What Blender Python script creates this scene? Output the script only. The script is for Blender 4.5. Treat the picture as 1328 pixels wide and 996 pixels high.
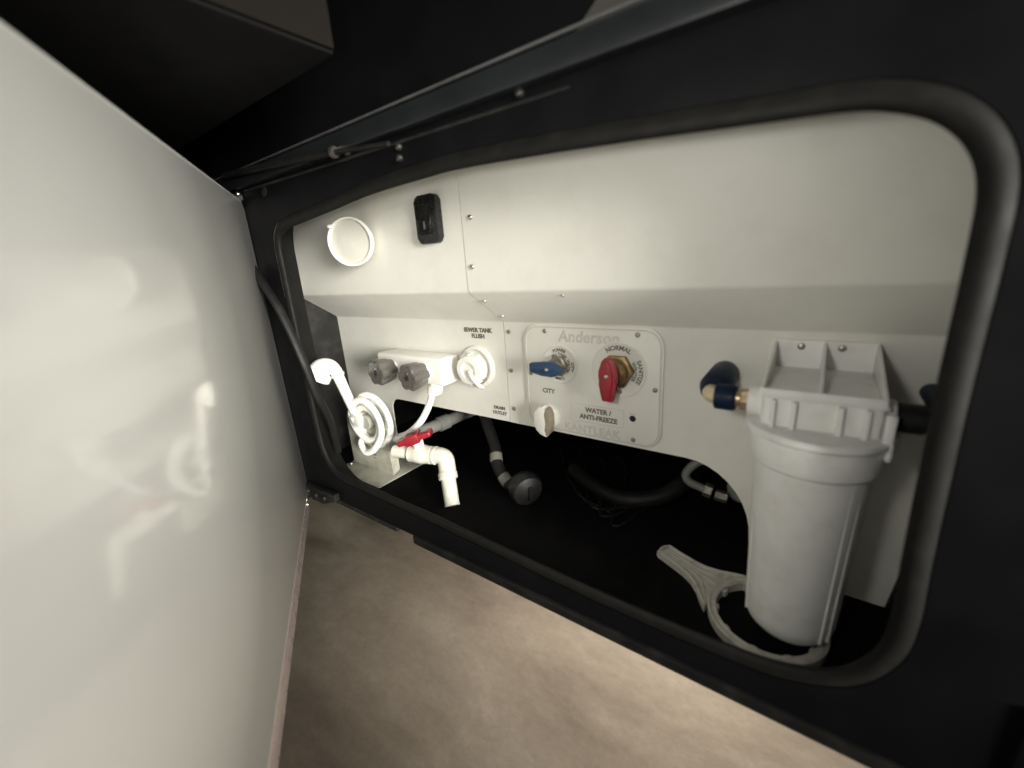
import bpy, bmesh, math, random
from mathutils import Vector, Matrix
from mathutils.geometry import tessellate_polygon
random.seed(7)
for o in list(bpy.data.objects): bpy.data.objects.remove(o)
S = bpy.context.scene
C = S.collection
H = 0.95            # camera height above the ground; z below is written relative to it
D0 = 0.42           # camera to the vehicle's skin

def P(x, d, z):     # x right, d inward from the camera's plane, z from camera height
    return Vector((x, d - D0, z + H))

# ------------------------------------------------------------------ camera
cam = bpy.data.cameras.new('camera'); camo = bpy.data.objects.new('camera', cam); C.objects.link(camo)
cam.sensor_width = 36; cam.lens = 14.61; cam.clip_start = 0.01; cam.clip_end = 200
r = Vector((0.81020812, 0.58232495, -0.06678661)); dn = Vector((0.1121073, -0.26579271, -0.95748952))
up = -dn; bk = r.cross(up)
m = Matrix((r, up, bk)).transposed().to_4x4(); m.translation = P(0, 0, 0)
camo.matrix_world = m
cam.dof.use_dof = True; cam.dof.focus_distance = 0.92; cam.dof.aperture_fstop = 2.2
S.camera = camo
# ------------------------------------------------------------------ world and lamps
w = bpy.data.worlds.new('World'); S.world = w; w.use_nodes = True
bg = w.node_tree.nodes['Background']; bg.inputs[0].default_value = (1.0, 0.92, 0.84, 1); bg.inputs[1].default_value = 0.014
def lamp(name, loc, target, size, power, col, sy=None):
    l = bpy.data.lights.new(name, 'AREA'); l.energy = power; l.color = col; l.size = size
    if sy: l.shape = 'RECTANGLE'; l.size_y = sy
    o = bpy.data.objects.new(name, l); C.objects.link(o); o.location = loc
    o.rotation_euler = (target - loc).to_track_quat('-Z', 'Y').to_euler()
    return o
def spot(name, loc, target, radius, power, col, cone, blend=1.0):
    l = bpy.data.lights.new(name, 'SPOT'); l.energy = power; l.color = col; l.shadow_soft_size = radius
    l.spot_size = math.radians(cone); l.spot_blend = blend
    o = bpy.data.objects.new(name, l); C.objects.link(o); o.location = loc
    o.rotation_euler = (target - loc).to_track_quat('-Z', 'Y').to_euler(); return o
spot('work_light', P(1.75, -0.30, 0.20), P(-0.86, 0.56, -0.12), 0.6, 860, (1.0, 0.968, 0.885), 29.5)
spot('camera_fill', P(-0.11, -0.01, 0.035), P(-0.52, 0.85, -0.20), 0.03, 3.7, (1.0, 0.98, 0.91), 124)  # added fill beside the camera to lift panels and filter, no real torch
lamp('ground_fill', P(-0.26, 0.90, -0.50), P(-0.26, 0.9001, -0.95), 0.9, 4.3, (1.0, 0.91, 0.84), 0.35)  # added unseen lamp under the floor that brightens the ground
S.view_settings.view_transform = 'Standard'; S.view_settings.look = 'None'
S.view_settings.exposure = 0.36; S.view_settings.gamma = 1.0; S.view_settings.use_curve_mapping = False
S.render.engine = 'CYCLES'
S.cycles.max_bounces = 8; S.cycles.diffuse_bounces = 5; S.cycles.glossy_bounces = 4; S.cycles.transmission_bounces = 6

# ------------------------------------------------------------------ materials
def mat(name, col, rough=0.5, metal=0.0, bump=0.0, bscale=200, var=0.06, vscale=8, coat=0.0, coat_rough=0.05,
        dirt=None, dirt_amt=0.0, dirt_scale=12, spec=0.5, stretch=None, trans=0.0, rvar=0.08, sss=0.0):
    m = bpy.data.materials.new(name); m.use_nodes = True
    nt = m.node_tree; b = nt.nodes['Principled BSDF']; N = nt.nodes.new; L = nt.links.new
    tc = N('ShaderNodeTexCoord'); geo = N('ShaderNodeNewGeometry')
    mp = N('ShaderNodeMapping'); L(geo.outputs['Position'], mp.inputs[0])
    if stretch: mp.inputs['Scale'].default_value = stretch
    n1 = N('ShaderNodeTexNoise'); n1.inputs['Scale'].default_value = vscale; n1.inputs['Detail'].default_value = 6
    L(mp.outputs[0], n1.inputs[0])
    mr = N('ShaderNodeMapRange'); mr.inputs[1].default_value = 0.3; mr.inputs[2].default_value = 0.7
    mr.inputs[3].default_value = 1 - var; mr.inputs[4].default_value = 1 + var; L(n1.outputs[0], mr.inputs[0])
    mul = N('ShaderNodeVectorMath'); mul.operation = 'SCALE'; mul.inputs[0].default_value = col; L(mr.outputs[0], mul.inputs['Scale'])
    out = mul.outputs[0]
    if dirt:
        n2 = N('ShaderNodeTexNoise'); n2.inputs['Scale'].default_value = dirt_scale; n2.inputs['Detail'].default_value = 10
        n2.inputs['Roughness'].default_value = 0.65; L(mp.outputs[0], n2.inputs[0])
        m2 = N('ShaderNodeMapRange'); m2.inputs[1].default_value = 0.48; m2.inputs[2].default_value = 0.72
        m2.inputs[3].default_value = 0; m2.inputs[4].default_value = dirt_amt; L(n2.outputs[0], m2.inputs[0])
        mx = N('ShaderNodeMix'); mx.data_type = 'RGBA'; L(m2.outputs[0], mx.inputs[0]); L(out, mx.inputs[6])
        mx.inputs[7].default_value = (*dirt, 1); out = mx.outputs[2]
    L(out, b.inputs['Base Color'])
    rr = N('ShaderNodeMapRange'); rr.inputs[1].default_value = 0.3; rr.inputs[2].default_value = 0.7
    rr.inputs[3].default_value = max(0, rough - rvar); rr.inputs[4].default_value = min(1, rough + rvar)
    n3 = N('ShaderNodeTexNoise'); n3.inputs['Scale'].default_value = vscale * 3; n3.inputs['Detail'].default_value = 5; L(mp.outputs[0], n3.inputs[0])
    L(n3.outputs[0], rr.inputs[0]); L(rr.outputs[0], b.inputs['Roughness'])
    b.inputs['Metallic'].default_value = metal; b.inputs['Coat Weight'].default_value = coat; b.inputs['Coat Roughness'].default_value = coat_rough
    b.inputs['Specular IOR Level'].default_value = spec; b.inputs['Transmission Weight'].default_value = trans
    if sss: b.inputs['Subsurface Weight'].default_value = sss; b.inputs['Subsurface Radius'].default_value = (.01, .008, .005)
    if bump:
        n4 = N('ShaderNodeTexNoise'); n4.inputs['Scale'].default_value = bscale; n4.inputs['Detail'].default_value = 4; L(mp.outputs[0], n4.inputs[0])
        bp = N('ShaderNodeBump'); bp.inputs['Strength'].default_value = bump; bp.inputs['Distance'].default_value = 0.002
        L(n4.outputs[0], bp.inputs['Height']); L(bp.outputs[0], b.inputs['Normal'])
    return m
M = {}
M['panel'] = mat('white_panel_plastic', (.80, .79, .73), .55, bump=.10, bscale=700, var=.02, vscale=5, dirt=(.52, .48, .38), dirt_amt=.16, dirt_scale=14)
M['panel2'] = mat('white_panel_sheet', (.78, .77, .71), .58, bump=.12, bscale=700, var=.02, vscale=4, dirt=(.5, .46, .37), dirt_amt=.18, dirt_scale=12)
M['door'] = mat('glossy_white_gelcoat', (.78, .78, .75), .5, var=.015, vscale=3, coat=1.0, coat_rough=.10, bump=.006, bscale=14, dirt=(.6, .57, .5), dirt_amt=.08, dirt_scale=5)
M['black'] = mat('black_moulded_plastic', (.011, .011, .0105), .55, spec=.25, bump=.10, bscale=500, var=.25, vscale=12, dirt=(.07, .065, .055), dirt_amt=.35, dirt_scale=22)
M['seal'] = mat('matte_black_seal', (.0065, .0065, .006), .62, spec=.2, bump=.08, bscale=500, var=.2, vscale=12, dirt=(.022, .02, .017), dirt_amt=.35, dirt_scale=40)
M['skin'] = mat('black_gloss_skin', (.004, .004, .005), .5, spec=.14, bump=.03, bscale=60, var=.1, vscale=5, dirt=(.010, .009, .008), dirt_amt=.3, dirt_scale=6)
M['soffit'] = mat('dark_underside', (.006, .006, .0065), .7, spec=.2, bump=.1, bscale=90, var=.3, vscale=6)
M['slide'] = mat('brown_grey_board', (.009, .0072, .0055), .75, spec=.2, bump=.1, bscale=90, var=.2, vscale=6)
M['bay'] = mat('black_bay_liner', (.0025, .0025, .003), .8, spec=.1, bump=.15, bscale=120, var=.3, vscale=9, dirt=(.015, .013, .010), dirt_amt=.3, dirt_scale=25)
M['lit_wall'] = mat('painted_lit_patch', (.05, .048, .042), .5, var=.15, vscale=5)
M['rail'] = mat('dark_rail', (.013, .015, .017), .4, var=.2, vscale=9)
M['railedge'] = mat('grey_rail_edge', (.13, .13, .13), .4, metal=.3, var=.2, vscale=30)
M['white'] = mat('white_plastic', (.82, .81, .76), .35, var=.02, vscale=20, dirt=(.5, .45, .35), dirt_amt=.15, dirt_scale=30, sss=.1)
M['fw'] = mat('filter_white_plastic', (.76, .76, .74), .5, spec=.3, var=.02, vscale=20, dirt=(.5, .45, .36), dirt_amt=.3, dirt_scale=34, bump=.05, bscale=300)
M['hose'] = mat('white_hose_vinyl', (.80, .80, .75), .35, var=.03, vscale=30, dirt=(.4, .37, .3), dirt_amt=.3, dirt_scale=40)
M['pvc'] = mat('cream_pvc', (.74, .74, .65), .35, var=.05, vscale=20, dirt=(.33, .29, .2), dirt_amt=.4, dirt_scale=35)
M['greypvc'] = mat('grey_pipe', (.19, .19, .18), .45, var=.1, vscale=20, dirt=(.1, .09, .07), dirt_amt=.5, dirt_scale=30)
M['plate'] = mat('dusty_white_sheet_metal', (.48, .48, .41), .5, bump=.1, bscale=300, var=.08, vscale=20, dirt=(.22, .19, .14), dirt_amt=.6, dirt_scale=30)
M['smoke'] = mat('smoky_knob_plastic', (.085, .078, .070), .3, var=.15, vscale=60, coat=.4, spec=.6, stretch=(1, 6, 1), rvar=.05)
M['switch'] = mat('black_switch_plastic', (.012, .012, .012), .28, var=.1, vscale=40)
M['blue'] = mat('blue_enamel', (.009, .042, .105), .4, var=.12, vscale=60, dirt=(.1, .12, .14), dirt_amt=.2, dirt_scale=90, coat=.3)
M['red'] = mat('red_enamel', (.27, .010, .020), .4, var=.1, vscale=60, dirt=(.2, .03, .03), dirt_amt=.3, dirt_scale=90, coat=.3)
M['brass'] = mat('tarnished_brass', (.32, .22, .10), .42, metal=.85, var=.25, vscale=60, dirt=(.12, .09, .05), dirt_amt=.8, dirt_scale=60, bump=.2, bscale=300)
M['dullnut'] = mat('dull_grey_nut', (.16, .15, .13), .5, metal=.6, var=.3, vscale=90)
M['nickel'] = mat('dull_nickel', (.38, .35, .29), .35, metal=.9, var=.2, vscale=80, dirt=(.2, .17, .12), dirt_amt=.5, dirt_scale=70)
M['steel'] = mat('bright_screw_steel', (.62, .60, .56), .28, metal=1, var=.1, vscale=100)
M['bolt'] = mat('dark_bolt', (.10, .095, .09), .35, metal=.8, var=.2, vscale=100)
M['screwdull'] = mat('dull_screw_steel', (.34, .32, .28), .4, metal=.9, var=.2, vscale=100)
M['ink'] = mat('dark_ink', (.15, .14, .12), .6, var=.1, vscale=90)
M['emboss'] = mat('embossed_plastic', (.60, .59, .55), .5, var=.03, vscale=90)
M['navy'] = mat('dark_blue_nut', (.005, .013, .034), .5, spec=.15, var=.2, vscale=60)
M['capside'] = mat('darker_cap_side', (.27, .23, .17), .5, var=.15, vscale=60)
M['tan'] = mat('tan_fitting', (.62, .52, .34), .4, var=.12, vscale=60)
M['brasslight'] = mat('light_brass', (.55, .40, .25), .4, metal=.6, var=.25, vscale=120, dirt=(.25, .2, .12), dirt_amt=.7, dirt_scale=90)
M['trim'] = mat('satin_aluminium', (.80, .70, .71), .32, metal=.75, var=.06, vscale=30, bump=.1, bscale=80)
M['wrench'] = mat('worn_grey_wrench', (.50, .48, .43), .6, spec=.3, var=.06, vscale=50, dirt=(.16, .14, .11), dirt_amt=.5, dirt_scale=90, bump=.3, bscale=260)
M['tape'] = mat('grey_label_paper', (.20, .195, .17), .6, var=.1, vscale=40, dirt=(.15, .14, .1), dirt_amt=.5, dirt_scale=60)
M['rubber'] = mat('black_rubber', (.008, .008, .0078), .55, spec=.25, var=.2, vscale=30, dirt=(.022, .020, .017), dirt_amt=.4, dirt_scale=30)
M['lens'] = mat('dull_lens', (.46, .45, .40), .45, var=.05, vscale=40)
M['cap'] = mat('dark_grey_cap', (.009, .0088, .0085), .45, var=.2, vscale=30)

def ground_mat():
    m = bpy.data.materials.new('worn_brown_concrete'); m.use_nodes = True; nt = m.node_tree; b = nt.nodes['Principled BSDF']; N = nt.nodes.new; L = nt.links.new
    g = N('ShaderNodeNewGeometry'); mp = N('ShaderNodeMapping'); mp.inputs['Scale'].default_value = (1.0, 1.9, 1); mp.inputs['Rotation'].default_value = (0, 0, math.radians(-14))
    L(g.outputs['Position'], mp.inputs[0])
    n = N('ShaderNodeTexNoise'); n.inputs['Scale'].default_value = 1.9; n.inputs['Detail'].default_value = 8; n.inputs['Roughness'].default_value = .55; n.inputs['Distortion'].default_value = .6; L(mp.outputs[0], n.inputs[0])
    cr = N('ShaderNodeValToRGB'); e = cr.color_ramp.elements; e[0].position = .30; e[0].color = (.19, .155, .115, 1); e[1].position = .72; e[1].color = (.42, .365, .285, 1)
    k = cr.color_ramp.elements.new(.5); k.color = (.31, .265, .2, 1)
    L(n.outputs[0], cr.inputs[0])
    n2 = N('ShaderNodeTexNoise'); n2.inputs['Scale'].default_value = 60; n2.inputs['Detail'].default_value = 10; n2.inputs['Roughness'].default_value = .7; L(g.outputs['Position'], n2.inputs[0])
    mr = N('ShaderNodeMapRange'); mr.inputs[1].default_value = .3; mr.inputs[2].default_value = .7; mr.inputs[3].default_value = .92; mr.inputs[4].default_value = 1.08; L(n2.outputs[0], mr.inputs[0])
    n5 = N('ShaderNodeTexNoise'); n5.inputs['Scale'].default_value = 9; n5.inputs['Detail'].default_value = 8; n5.inputs['Roughness'].default_value = .75; L(mp.outputs[0], n5.inputs[0])
    m5 = N('ShaderNodeMapRange'); m5.inputs[1].default_value = .3; m5.inputs[2].default_value = .7; m5.inputs[3].default_value = .85; m5.inputs[4].default_value = 1.15; L(n5.outputs[0], m5.inputs[0])
    mm = N('ShaderNodeMath'); mm.operation = 'MULTIPLY'; L(mr.outputs[0], mm.inputs[0]); L(m5.outputs[0], mm.inputs[1])
    v = N('ShaderNodeVectorMath'); v.operation = 'SCALE'; L(cr.outputs[0], v.inputs[0]); L(mm.outputs[0], v.inputs['Scale']); L(v.outputs[0], b.inputs['Base Color'])
    b.inputs['Roughness'].default_value = .85
    bp = N('ShaderNodeBump'); bp.inputs['Strength'].default_value = .35; bp.inputs['Distance'].default_value = .003; L(n2.outputs[0], bp.inputs['Height']); L(bp.outputs[0], b.inputs['Normal'])
    return m
M['ground'] = ground_mat()

# ------------------------------------------------------------------ object helpers
ROOT = {}
def org(o):
    while o.parent: o = o.parent
    return Vector(ROOT.get(o.name, (0, 0, 0)))
def O(name, bm, mt, parent=None, label=None, smooth=35, at=None, kind=None):
    me = bpy.data.meshes.new(name)
    bmesh.ops.recalc_face_normals(bm, faces=bm.faces)
    off = org(parent) if parent else (at if at is not None else Vector((0, 0, 0)))
    for v in bm.verts: v.co -= off
    bm.to_mesh(me); bm.free()
    if smooth:
        me.polygons.foreach_set('use_smooth', [True] * len(me.polygons)); me.set_sharp_from_angle(angle=math.radians(smooth))
    me.materials.append(M[mt] if isinstance(mt, str) else mt)
    o = bpy.data.objects.new(name, me); C.objects.link(o)
    if parent: o.parent = parent
    else: o.location = off; ROOT[o.name] = tuple(off)
    if label: o['label'] = label
    if kind: o['kind'] = kind
    return o
def T(name, label, cat, loc, group=None):
    o = bpy.data.objects.new(name, None); C.objects.link(o); o.location = loc; o.empty_display_size = .03
    o['label'] = label; o['category'] = cat
    if group: o['group'] = group
    ROOT[o.name] = tuple(loc); return o
def tag(o, label, cat, group=None):
    o['label'] = label; o['category'] = cat
    if group: o['group'] = group
    return o
def B(): return bmesh.new()
def frame(axis):
    a = Vector(axis).normalized(); h = Vector((0, 0, 1)) if abs(a.z) < .9 else Vector((1, 0, 0))
    u = h.cross(a).normalized(); return u, a.cross(u), a
def box(bm, c, s, rot=None, bev=0.0, seg=2):
    t = bmesh.ops.create_cube(bm, size=1)['verts']
    R = rot.to_4x4() if rot is not None else Matrix.Identity(4)
    bmesh.ops.transform(bm, matrix=Matrix.Translation(Vector(c)) @ R @ Matrix.Diagonal((*s, 1)), verts=t)
    if bev:
        es = list({e for v in t for e in v.link_edges})
        bmesh.ops.bevel(bm, geom=es, offset=bev, segments=seg, affect='EDGES', profile=.5)
def prism(bm, pts, org_, ux, uy, depth, bev=0.0):
    """polygon pts in the plane (ux, uy) at org_, extruded by the vector depth"""
    ux = Vector(ux); uy = Vector(uy); dv = Vector(depth)
    a = [bm.verts.new(org_ + ux * p[0] + uy * p[1]) for p in pts]; b = [bm.verts.new(v.co + dv) for v in a]
    n = len(pts); fs = [bm.faces.new(a), bm.faces.new(b[::-1])]
    for i in range(n): fs.append(bm.faces.new((a[i], a[(i + 1) % n], b[(i + 1) % n], b[i])))
    if bev:
        es = [e for e in fs[1].edges] + [e for e in fs[0].edges]
        bmesh.ops.bevel(bm, geom=es, offset=bev, segments=2, affect='EDGES', profile=.5)
def lathe(bm, prof, c, axis, seg=40, ang=None):
    """prof: (radius, distance along the axis)"""
    u, v, a = frame(axis); c = Vector(c); rings = []
    for rad, t in prof:
        if rad < 1e-6: rings.append([bm.verts.new(c + a * t)]); continue
        rings.append([bm.verts.new(c + a * t + (u * math.cos(2 * math.pi * k / seg) + v * math.sin(2 * math.pi * k / seg)) * rad) for k in range(seg)])
    for A, Bq in zip(rings, rings[1:]):
        for k in range(seg):
            k2 = (k + 1) % seg
            if len(A) == 1 and len(Bq) == 1: continue
            if len(A) == 1: bm.faces.new((A[0], Bq[k], Bq[k2]))
            elif len(Bq) == 1: bm.faces.new((A[k], A[k2], Bq[0]))
            else: bm.faces.new((A[k], A[k2], Bq[k2], Bq[k]))
    for E_ in (rings[0], rings[-1]):
        if len(E_) > 1: bm.faces.new(E_)
def cyl(bm, a, b, rad, seg=24, ch=0.0, r2=None):
    a = Vector(a); b = Vector(b); L = (b - a).length; r2 = rad if r2 is None else r2
    pr = [(rad - ch, 0), (rad, ch), (r2, L - ch), (r2 - ch, L)] if ch else [(rad, 0), (r2, L)]
    lathe(bm, pr, a, b - a, seg)
def spline(pts, n=12, closed=False):
    pts = [Vector(p) for p in pts]; out = []; N_ = len(pts)
    rng = range(N_) if closed else range(N_ - 1)
    for i in rng:
        if closed: p0, p1, p2, p3 = pts[i - 1], pts[i], pts[(i + 1) % N_], pts[(i + 2) % N_]
        else: p0, p1, p2, p3 = pts[max(i - 1, 0)], pts[i], pts[i + 1], pts[min(i + 2, N_ - 1)]
        for k in range(n):
            t = k / n
            out.append(.5 * ((2 * p1) + (p2 - p0) * t + (2 * p0 - 5 * p1 + 4 * p2 - p3) * t * t + (3 * p1 - p0 - 3 * p2 + p3) * t ** 3))
    if not closed: out.append(pts[-1])
    return out
def tube(bm, pts, rad, seg=14, ribs=None, closed=False, squash=1.0, rf=None):
    n = len(pts); rings = []; t0 = (pts[1] - pts[0]).normalized(); u = frame(t0)[0]; s = 0
    for i, p in enumerate(pts):
        if closed: t = (pts[(i + 1) % n] - pts[i - 1]).normalized()
        else: t = (pts[min(i + 1, n - 1)] - pts[max(i - 1, 0)]).normalized()
        u = (u - t * u.dot(t)).normalized(); v = t.cross(u)
        if i: s += (p - pts[i - 1]).length
        rr = rad if rf is None else rf(i / (n - 1)) * rad
        if ribs: rr = rr * (1 + .10 * (1 if i % 2 else -1))
        rings.append([bm.verts.new(p + (u * math.cos(2 * math.pi * k / seg) * squash + v * math.sin(2 * math.pi * k / seg)) * rr) for k in range(seg)])
    for i in range(n if closed else n - 1):
        A, Q = rings[i], rings[(i + 1) % n]
        for k in range(seg): bm.faces.new((A[k], A[(k + 1) % seg], Q[(k + 1) % seg], Q[k]))
    if not closed: bm.faces.new(rings[0]); bm.faces.new(rings[-1][::-1])
def resample(pts, step):
    out = [pts[0].copy()]; acc = 0
    for a, b in zip(pts, pts[1:]):
        L = (b - a).length; t = step - acc
        while t <= L: out.append(a + (b - a) * (t / L)); t += step
        acc = (acc + L) % step
    return out
def text_mesh(s, size, bold=0.0, spacing=1.0, align='CENTER', ext=.0004):
    cu = bpy.data.curves.new('t', 'FONT'); cu.body = s; cu.size = size; cu.align_x = align; cu.align_y = 'CENTER'
    cu.extrude = ext; cu.offset = bold; cu.space_character = spacing; cu.resolution_u = 3
    o = bpy.data.objects.new('t', cu); C.objects.link(o); bpy.context.view_layer.update()
    me = bpy.data.meshes.new_from_object(o); bpy.data.objects.remove(o); bpy.data.curves.remove(cu)
    bm = bmesh.new(); bm.from_mesh(me); bpy.data.meshes.remove(me); return bm
def text_on(s, size, c, parent, mt='ink', bend=None, bold=.0, spacing=1.0, name='lettering', angle=0, shear=0, sx=1.0):
    """letters on a face that looks towards -Y; bend=radius wraps them round c, angle in degrees clockwise from the top"""
    bm = text_mesh(s, size, bold + size * .018, spacing)
    for v in bm.verts:
        x, y, z = v.co; x = x * sx + y * shear
        if bend:
            a = x / bend + math.radians(angle); q = bend + y
            x, y = q * math.sin(a), q * math.cos(a)
        v.co = Vector(c) + Vector((x, -z, y))
    return O(name, bm, mt, parent, smooth=0)

# ------------------------------------------------------------------ ground
bm = B(); g = 40
vs = [bm.verts.new((x, y, 0)) for x, y in ((-g, -g), (g, -g), (g, g), (-g, g))]; bm.faces.new(vs)
o = O('ground', bm, 'ground', kind='structure')

# ------------------------------------------------------------------ vehicle body with the opening
YU, YL = .53, .62        # depths of the upper and the recessed lower panel
body = T('vehicle_body', 'black vehicle side with a rounded rectangular compartment opening', 'vehicle', P(0.1, D0, -.483))
outline = [(-.842, .03), (-.841, .055), (-.832, .074), (-.805, .083), (-.757, .088), (-.65, .097), (-.55, .106), (-.43, .110), (-.367, .110),
           (-.27, .105), (-.171, .0985), (-.045, .0885), (.0, .0845), (.024, .079), (.047, .068), (.064, .05), (.073, .025), (.075, -.02), (.0755, -.12), (.078, -.25),
           (.080, -.32), (.075, -.36), (.055, -.395), (.02, -.415), (-.03, -.424), (-.15, -.427), (-.30, -.423), (-.5, -.415), (-.70, -.411), (-.785, -.408),
           (-.815, -.398), (-.833, -.372), (-.840, -.33), (-.842, -.22), (-.843, -.08)]
ol = spline([(x, 0, z) for x, z in outline], 6, True); n = len(ol)
nrm = []
for i in range(n):
    t = (ol[(i + 1) % n] - ol[i - 1]).normalized(); nrm.append(Vector((-t.z, 0, t.x)))
def ring_at(s, y): return [Vector((p.x, y, p.z + H)) + q * (s + .0015) for p, q in zip(ol, nrm)]
bm = B(); prof = [(.052, .055), (.042, .026), (.014, .010), (.0015, .004), (.0008, .0005), (.0035, -.0022), (.0075, -.0036), (.0115, -.0036), (.0155, -.0022), (.019, .0), (.024, .004)]
R_ = [[bm.verts.new(v) for v in ring_at(s, y)] for s, y in prof]
for A, Q in zip(R_, R_[1:]):
    for k in range(n): bm.faces.new((A[k], A[(k + 1) % n], Q[(k + 1) % n], Q[k]))
O('opening_frame', bm, 'seal', body, smooth=60)
bm = B(); hole = ring_at(.0205, 0)
X0, X1, Z0, Z1 = -2.2, 1.6, -.483 + H, .196 + H
rect = [Vector((X0, 0, Z0)), Vector((X1, 0, Z0)), Vector((X1, 0, Z1)), Vector((X0, 0, Z1))]
hv = [bm.verts.new(p) for p in hole]; rv = [bm.verts.new(p) for p in rect]
for L_ in (hv, rv):
    for k in range(len(L_)): bm.edges.new((L_[k], L_[(k + 1) % len(L_)]))
bmesh.ops.triangle_fill(bm, use_beauty=True, edges=bm.edges[:])
# drop any fill inside the hole
for f in list(bm.faces):
    c = f.calc_center_median()
    if all(v in hv for v in f.verts) and -.84 < c.x < .07 and -.40 + H < c.z < .08 + H: bm.faces.remove(f)
O('side_skin', bm, 'skin', body, smooth=0)
bm = B(); box(bm, P((X0 - .62) / 2, D0 + .014, -.488), ((-.62 - X0) , .032, .010), bev=.002)
box(bm, P((-.57 + X1) / 2, D0 + .012, -.489), (X1 + .57, .034, .018), bev=.003)
O('sill_edge', bm, 'black', body)
bm = B(); box(bm, P((.17 + X1) / 2, D0 - .0015, -.42), (X1 - .17, .007, .114), bev=.002); O('skirt_panel', bm, 'skin', body)
bm = B(); box(bm, P((X0 + X1) / 2, D0 + .53, -.476), (X1 - X0, 1.02, .008)); O('underfloor', bm, 'bay', body, smooth=0)
# rail above the opening, wall over it
bm = B(); box(bm, P(.1, D0 - .006, .184), (2.6, .016, .026), bev=.003); O('drip_rail', bm, 'rail', body)
bm = B(); box(bm, P(.1, D0 - .0155, .1985), (2.6, .004, .003), bev=.001); O('rail_edge', bm, 'railedge', body)
bm = B(); box(bm, P(.1, D0 + .02, .55), (3.4, .02, .70)); O('upper_wall', bm, 'skin', body, smooth=0)
# crease line below the rail
bm = B(); tube(bm, spline([P(-.93, D0 - .000, .168), P(-.6, D0 - .001, .163), P(-.22, D0 + .002, .160)], 10), .0025, 8); O('crease_bead', bm, 'black', body)

bm = B(); prism(bm, [(-.222, .202), (1.4, .202), (1.4, .42), (.05, .42)], P(0, D0 + .0098, 0), (1, 0, 0), (0, 0, 1), (0, -.0015, 0)); O('lit_patch', bm, 'lit_wall', body, smooth=0)  # lit part of the upper wall, put in as a paler grey panel
# slide-out box above
sb = T('slide_out_box', 'dark overhanging box above the open door with a brown end face', 'vehicle box', P(-1.4, -.2, .24))
bm = B(); box(bm, P(-1.45, -.3, .45), (1.94, 1.296, .42), bev=.004); O('box_shell', bm, 'soffit', sb)
bm = B(); box(bm, P(-.478, -.3, .45), (.006, 1.29, .412), bev=.002); O('end_face', bm, 'slide', sb)

# bolts on the frame top
def screw(bm, c, nrm_, rad, h, slot=True):
    nrm_ = Vector(nrm_).normalized()
    lathe(bm, [(rad, 0), (rad, h * .35), (rad * .8, h * .8), (rad * .35, h), (0, h * 1.0)], c, nrm_, 12)
for (x, z, lab) in ((-.473, .156, 1), (-.474, .143, 2), (-.277, .169, 3), (-.585, .170, 4)):
    bm = B(); screw(bm, P(x, D0, z), (0, -1, 0), .0048, .006); O('bolt', bm, 'bolt', body)
bm = B(); lathe(bm, [(.009, 0), (.010, .002), (.007, .004)], P(-.855, D0, .157), (0, -1, 0), 20); O('plug', bm, 'rubber', body)

# stay rod
t = T('stay_rod', 'thin dark stay rod lying along the frame above the opening', 'rod', P(-.73, D0 - .02, .17))
bm = B(); tube(bm, [P(-.955, D0 - .02, .196), P(-.80, D0 - .02, .186), P(-.60, D0 - .018, .1705)], .0055, 10); O('tube', bm, 'rubber', t)
bm = B(); tube(bm, [P(-.60, D0 - .018, .1705), P(-.475, D0 - .016, .158)], .0032, 10); O('shaft', bm, 'rubber', t)
bm = B(); lathe(bm, [(.0075, -.004), (.009, 0), (.0075, .004)], P(-.594, D0 - .018, .170), (1, 0, -.09), 16); O('collar', bm, 'bolt', t)

# ------------------------------------------------------------------ open door
dA = math.atan2(-.534, .845)
HX, HD = -.948, .418
du = Vector((.845, -.534, 0)).normalized(); dnorm = Vector((.534, .845, 0)).normalized()   # dnorm: towards the inner side
def DP(t, off, z): return P(HX, HD, z) + du * t + dnorm * off
door = T('compartment_door', 'open glossy white compartment door filling the left side', 'door', DP(.5, 0, -.49))
RD = Matrix((du, dnorm, Vector((0, 0, 1)))).transposed()
bm = B(); W_ = 1.13
def rr_pts(x0, x1, z0, z1, r0, seg=6):
    out = []
    for cx, cz, a0 in ((x1 - r0, z1 - r0, 0), (x0 + r0, z1 - r0, 90), (x0 + r0, z0 + r0, 180), (x1 - r0, z0 + r0, 270)):
        for k in range(seg + 1):
            a = math.radians(a0 + 90 * k / seg); out.append((cx + r0 * math.cos(a), cz + r0 * math.sin(a)))
    return out
prism(bm, rr_pts(0, W_, -.489, .150, .012), P(HX, HD, 0) - dnorm * .022, du, (0, 0, 1), dnorm * .022, bev=.004)
O('inner_panel', bm, 'door', door)
bm = B(); prism(bm, rr_pts(-.004, W_ + .004, -.493, .154, .014), P(HX, HD, 0) - dnorm * .034, du, (0, 0, 1), dnorm * .0115); O('outer_skin', bm, 'skin', door)
bm = B(); prism(bm, [(-.012, -.548), (W_, -.556), (W_, -.4935), (.0, -.4935), (-.012, -.502)], P(HX, HD, 0) - dnorm * .020, du, (0, 0, 1), dnorm * .012, bev=.0025)
O('bottom_trim', bm, 'trim', door)
for k in range(3):
    bm = B(); screw(bm, DP(.014 + .0 * k, -.008, -.499 - .0125 * k), dnorm, .0042, .004); O('rivet', bm, 'steel', door)
bm = B()
box(bm, DP(-.012, -.012, .158), (.03, .03, .012), RD, .002); box(bm, DP(-.02, .004, .142), (.016, .018, .03), RD, .002)
cyl(bm, DP(-.016, -.004, .120), DP(-.016, -.004, .170), .006, 12); O('top_hinge', bm, 'rubber', door)
bm = B(); screw(bm, DP(.004, -.004, .163), (0.2, -.2, 1), .005, .005); O('hinge_bolt', bm, 'steel', door)
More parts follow.
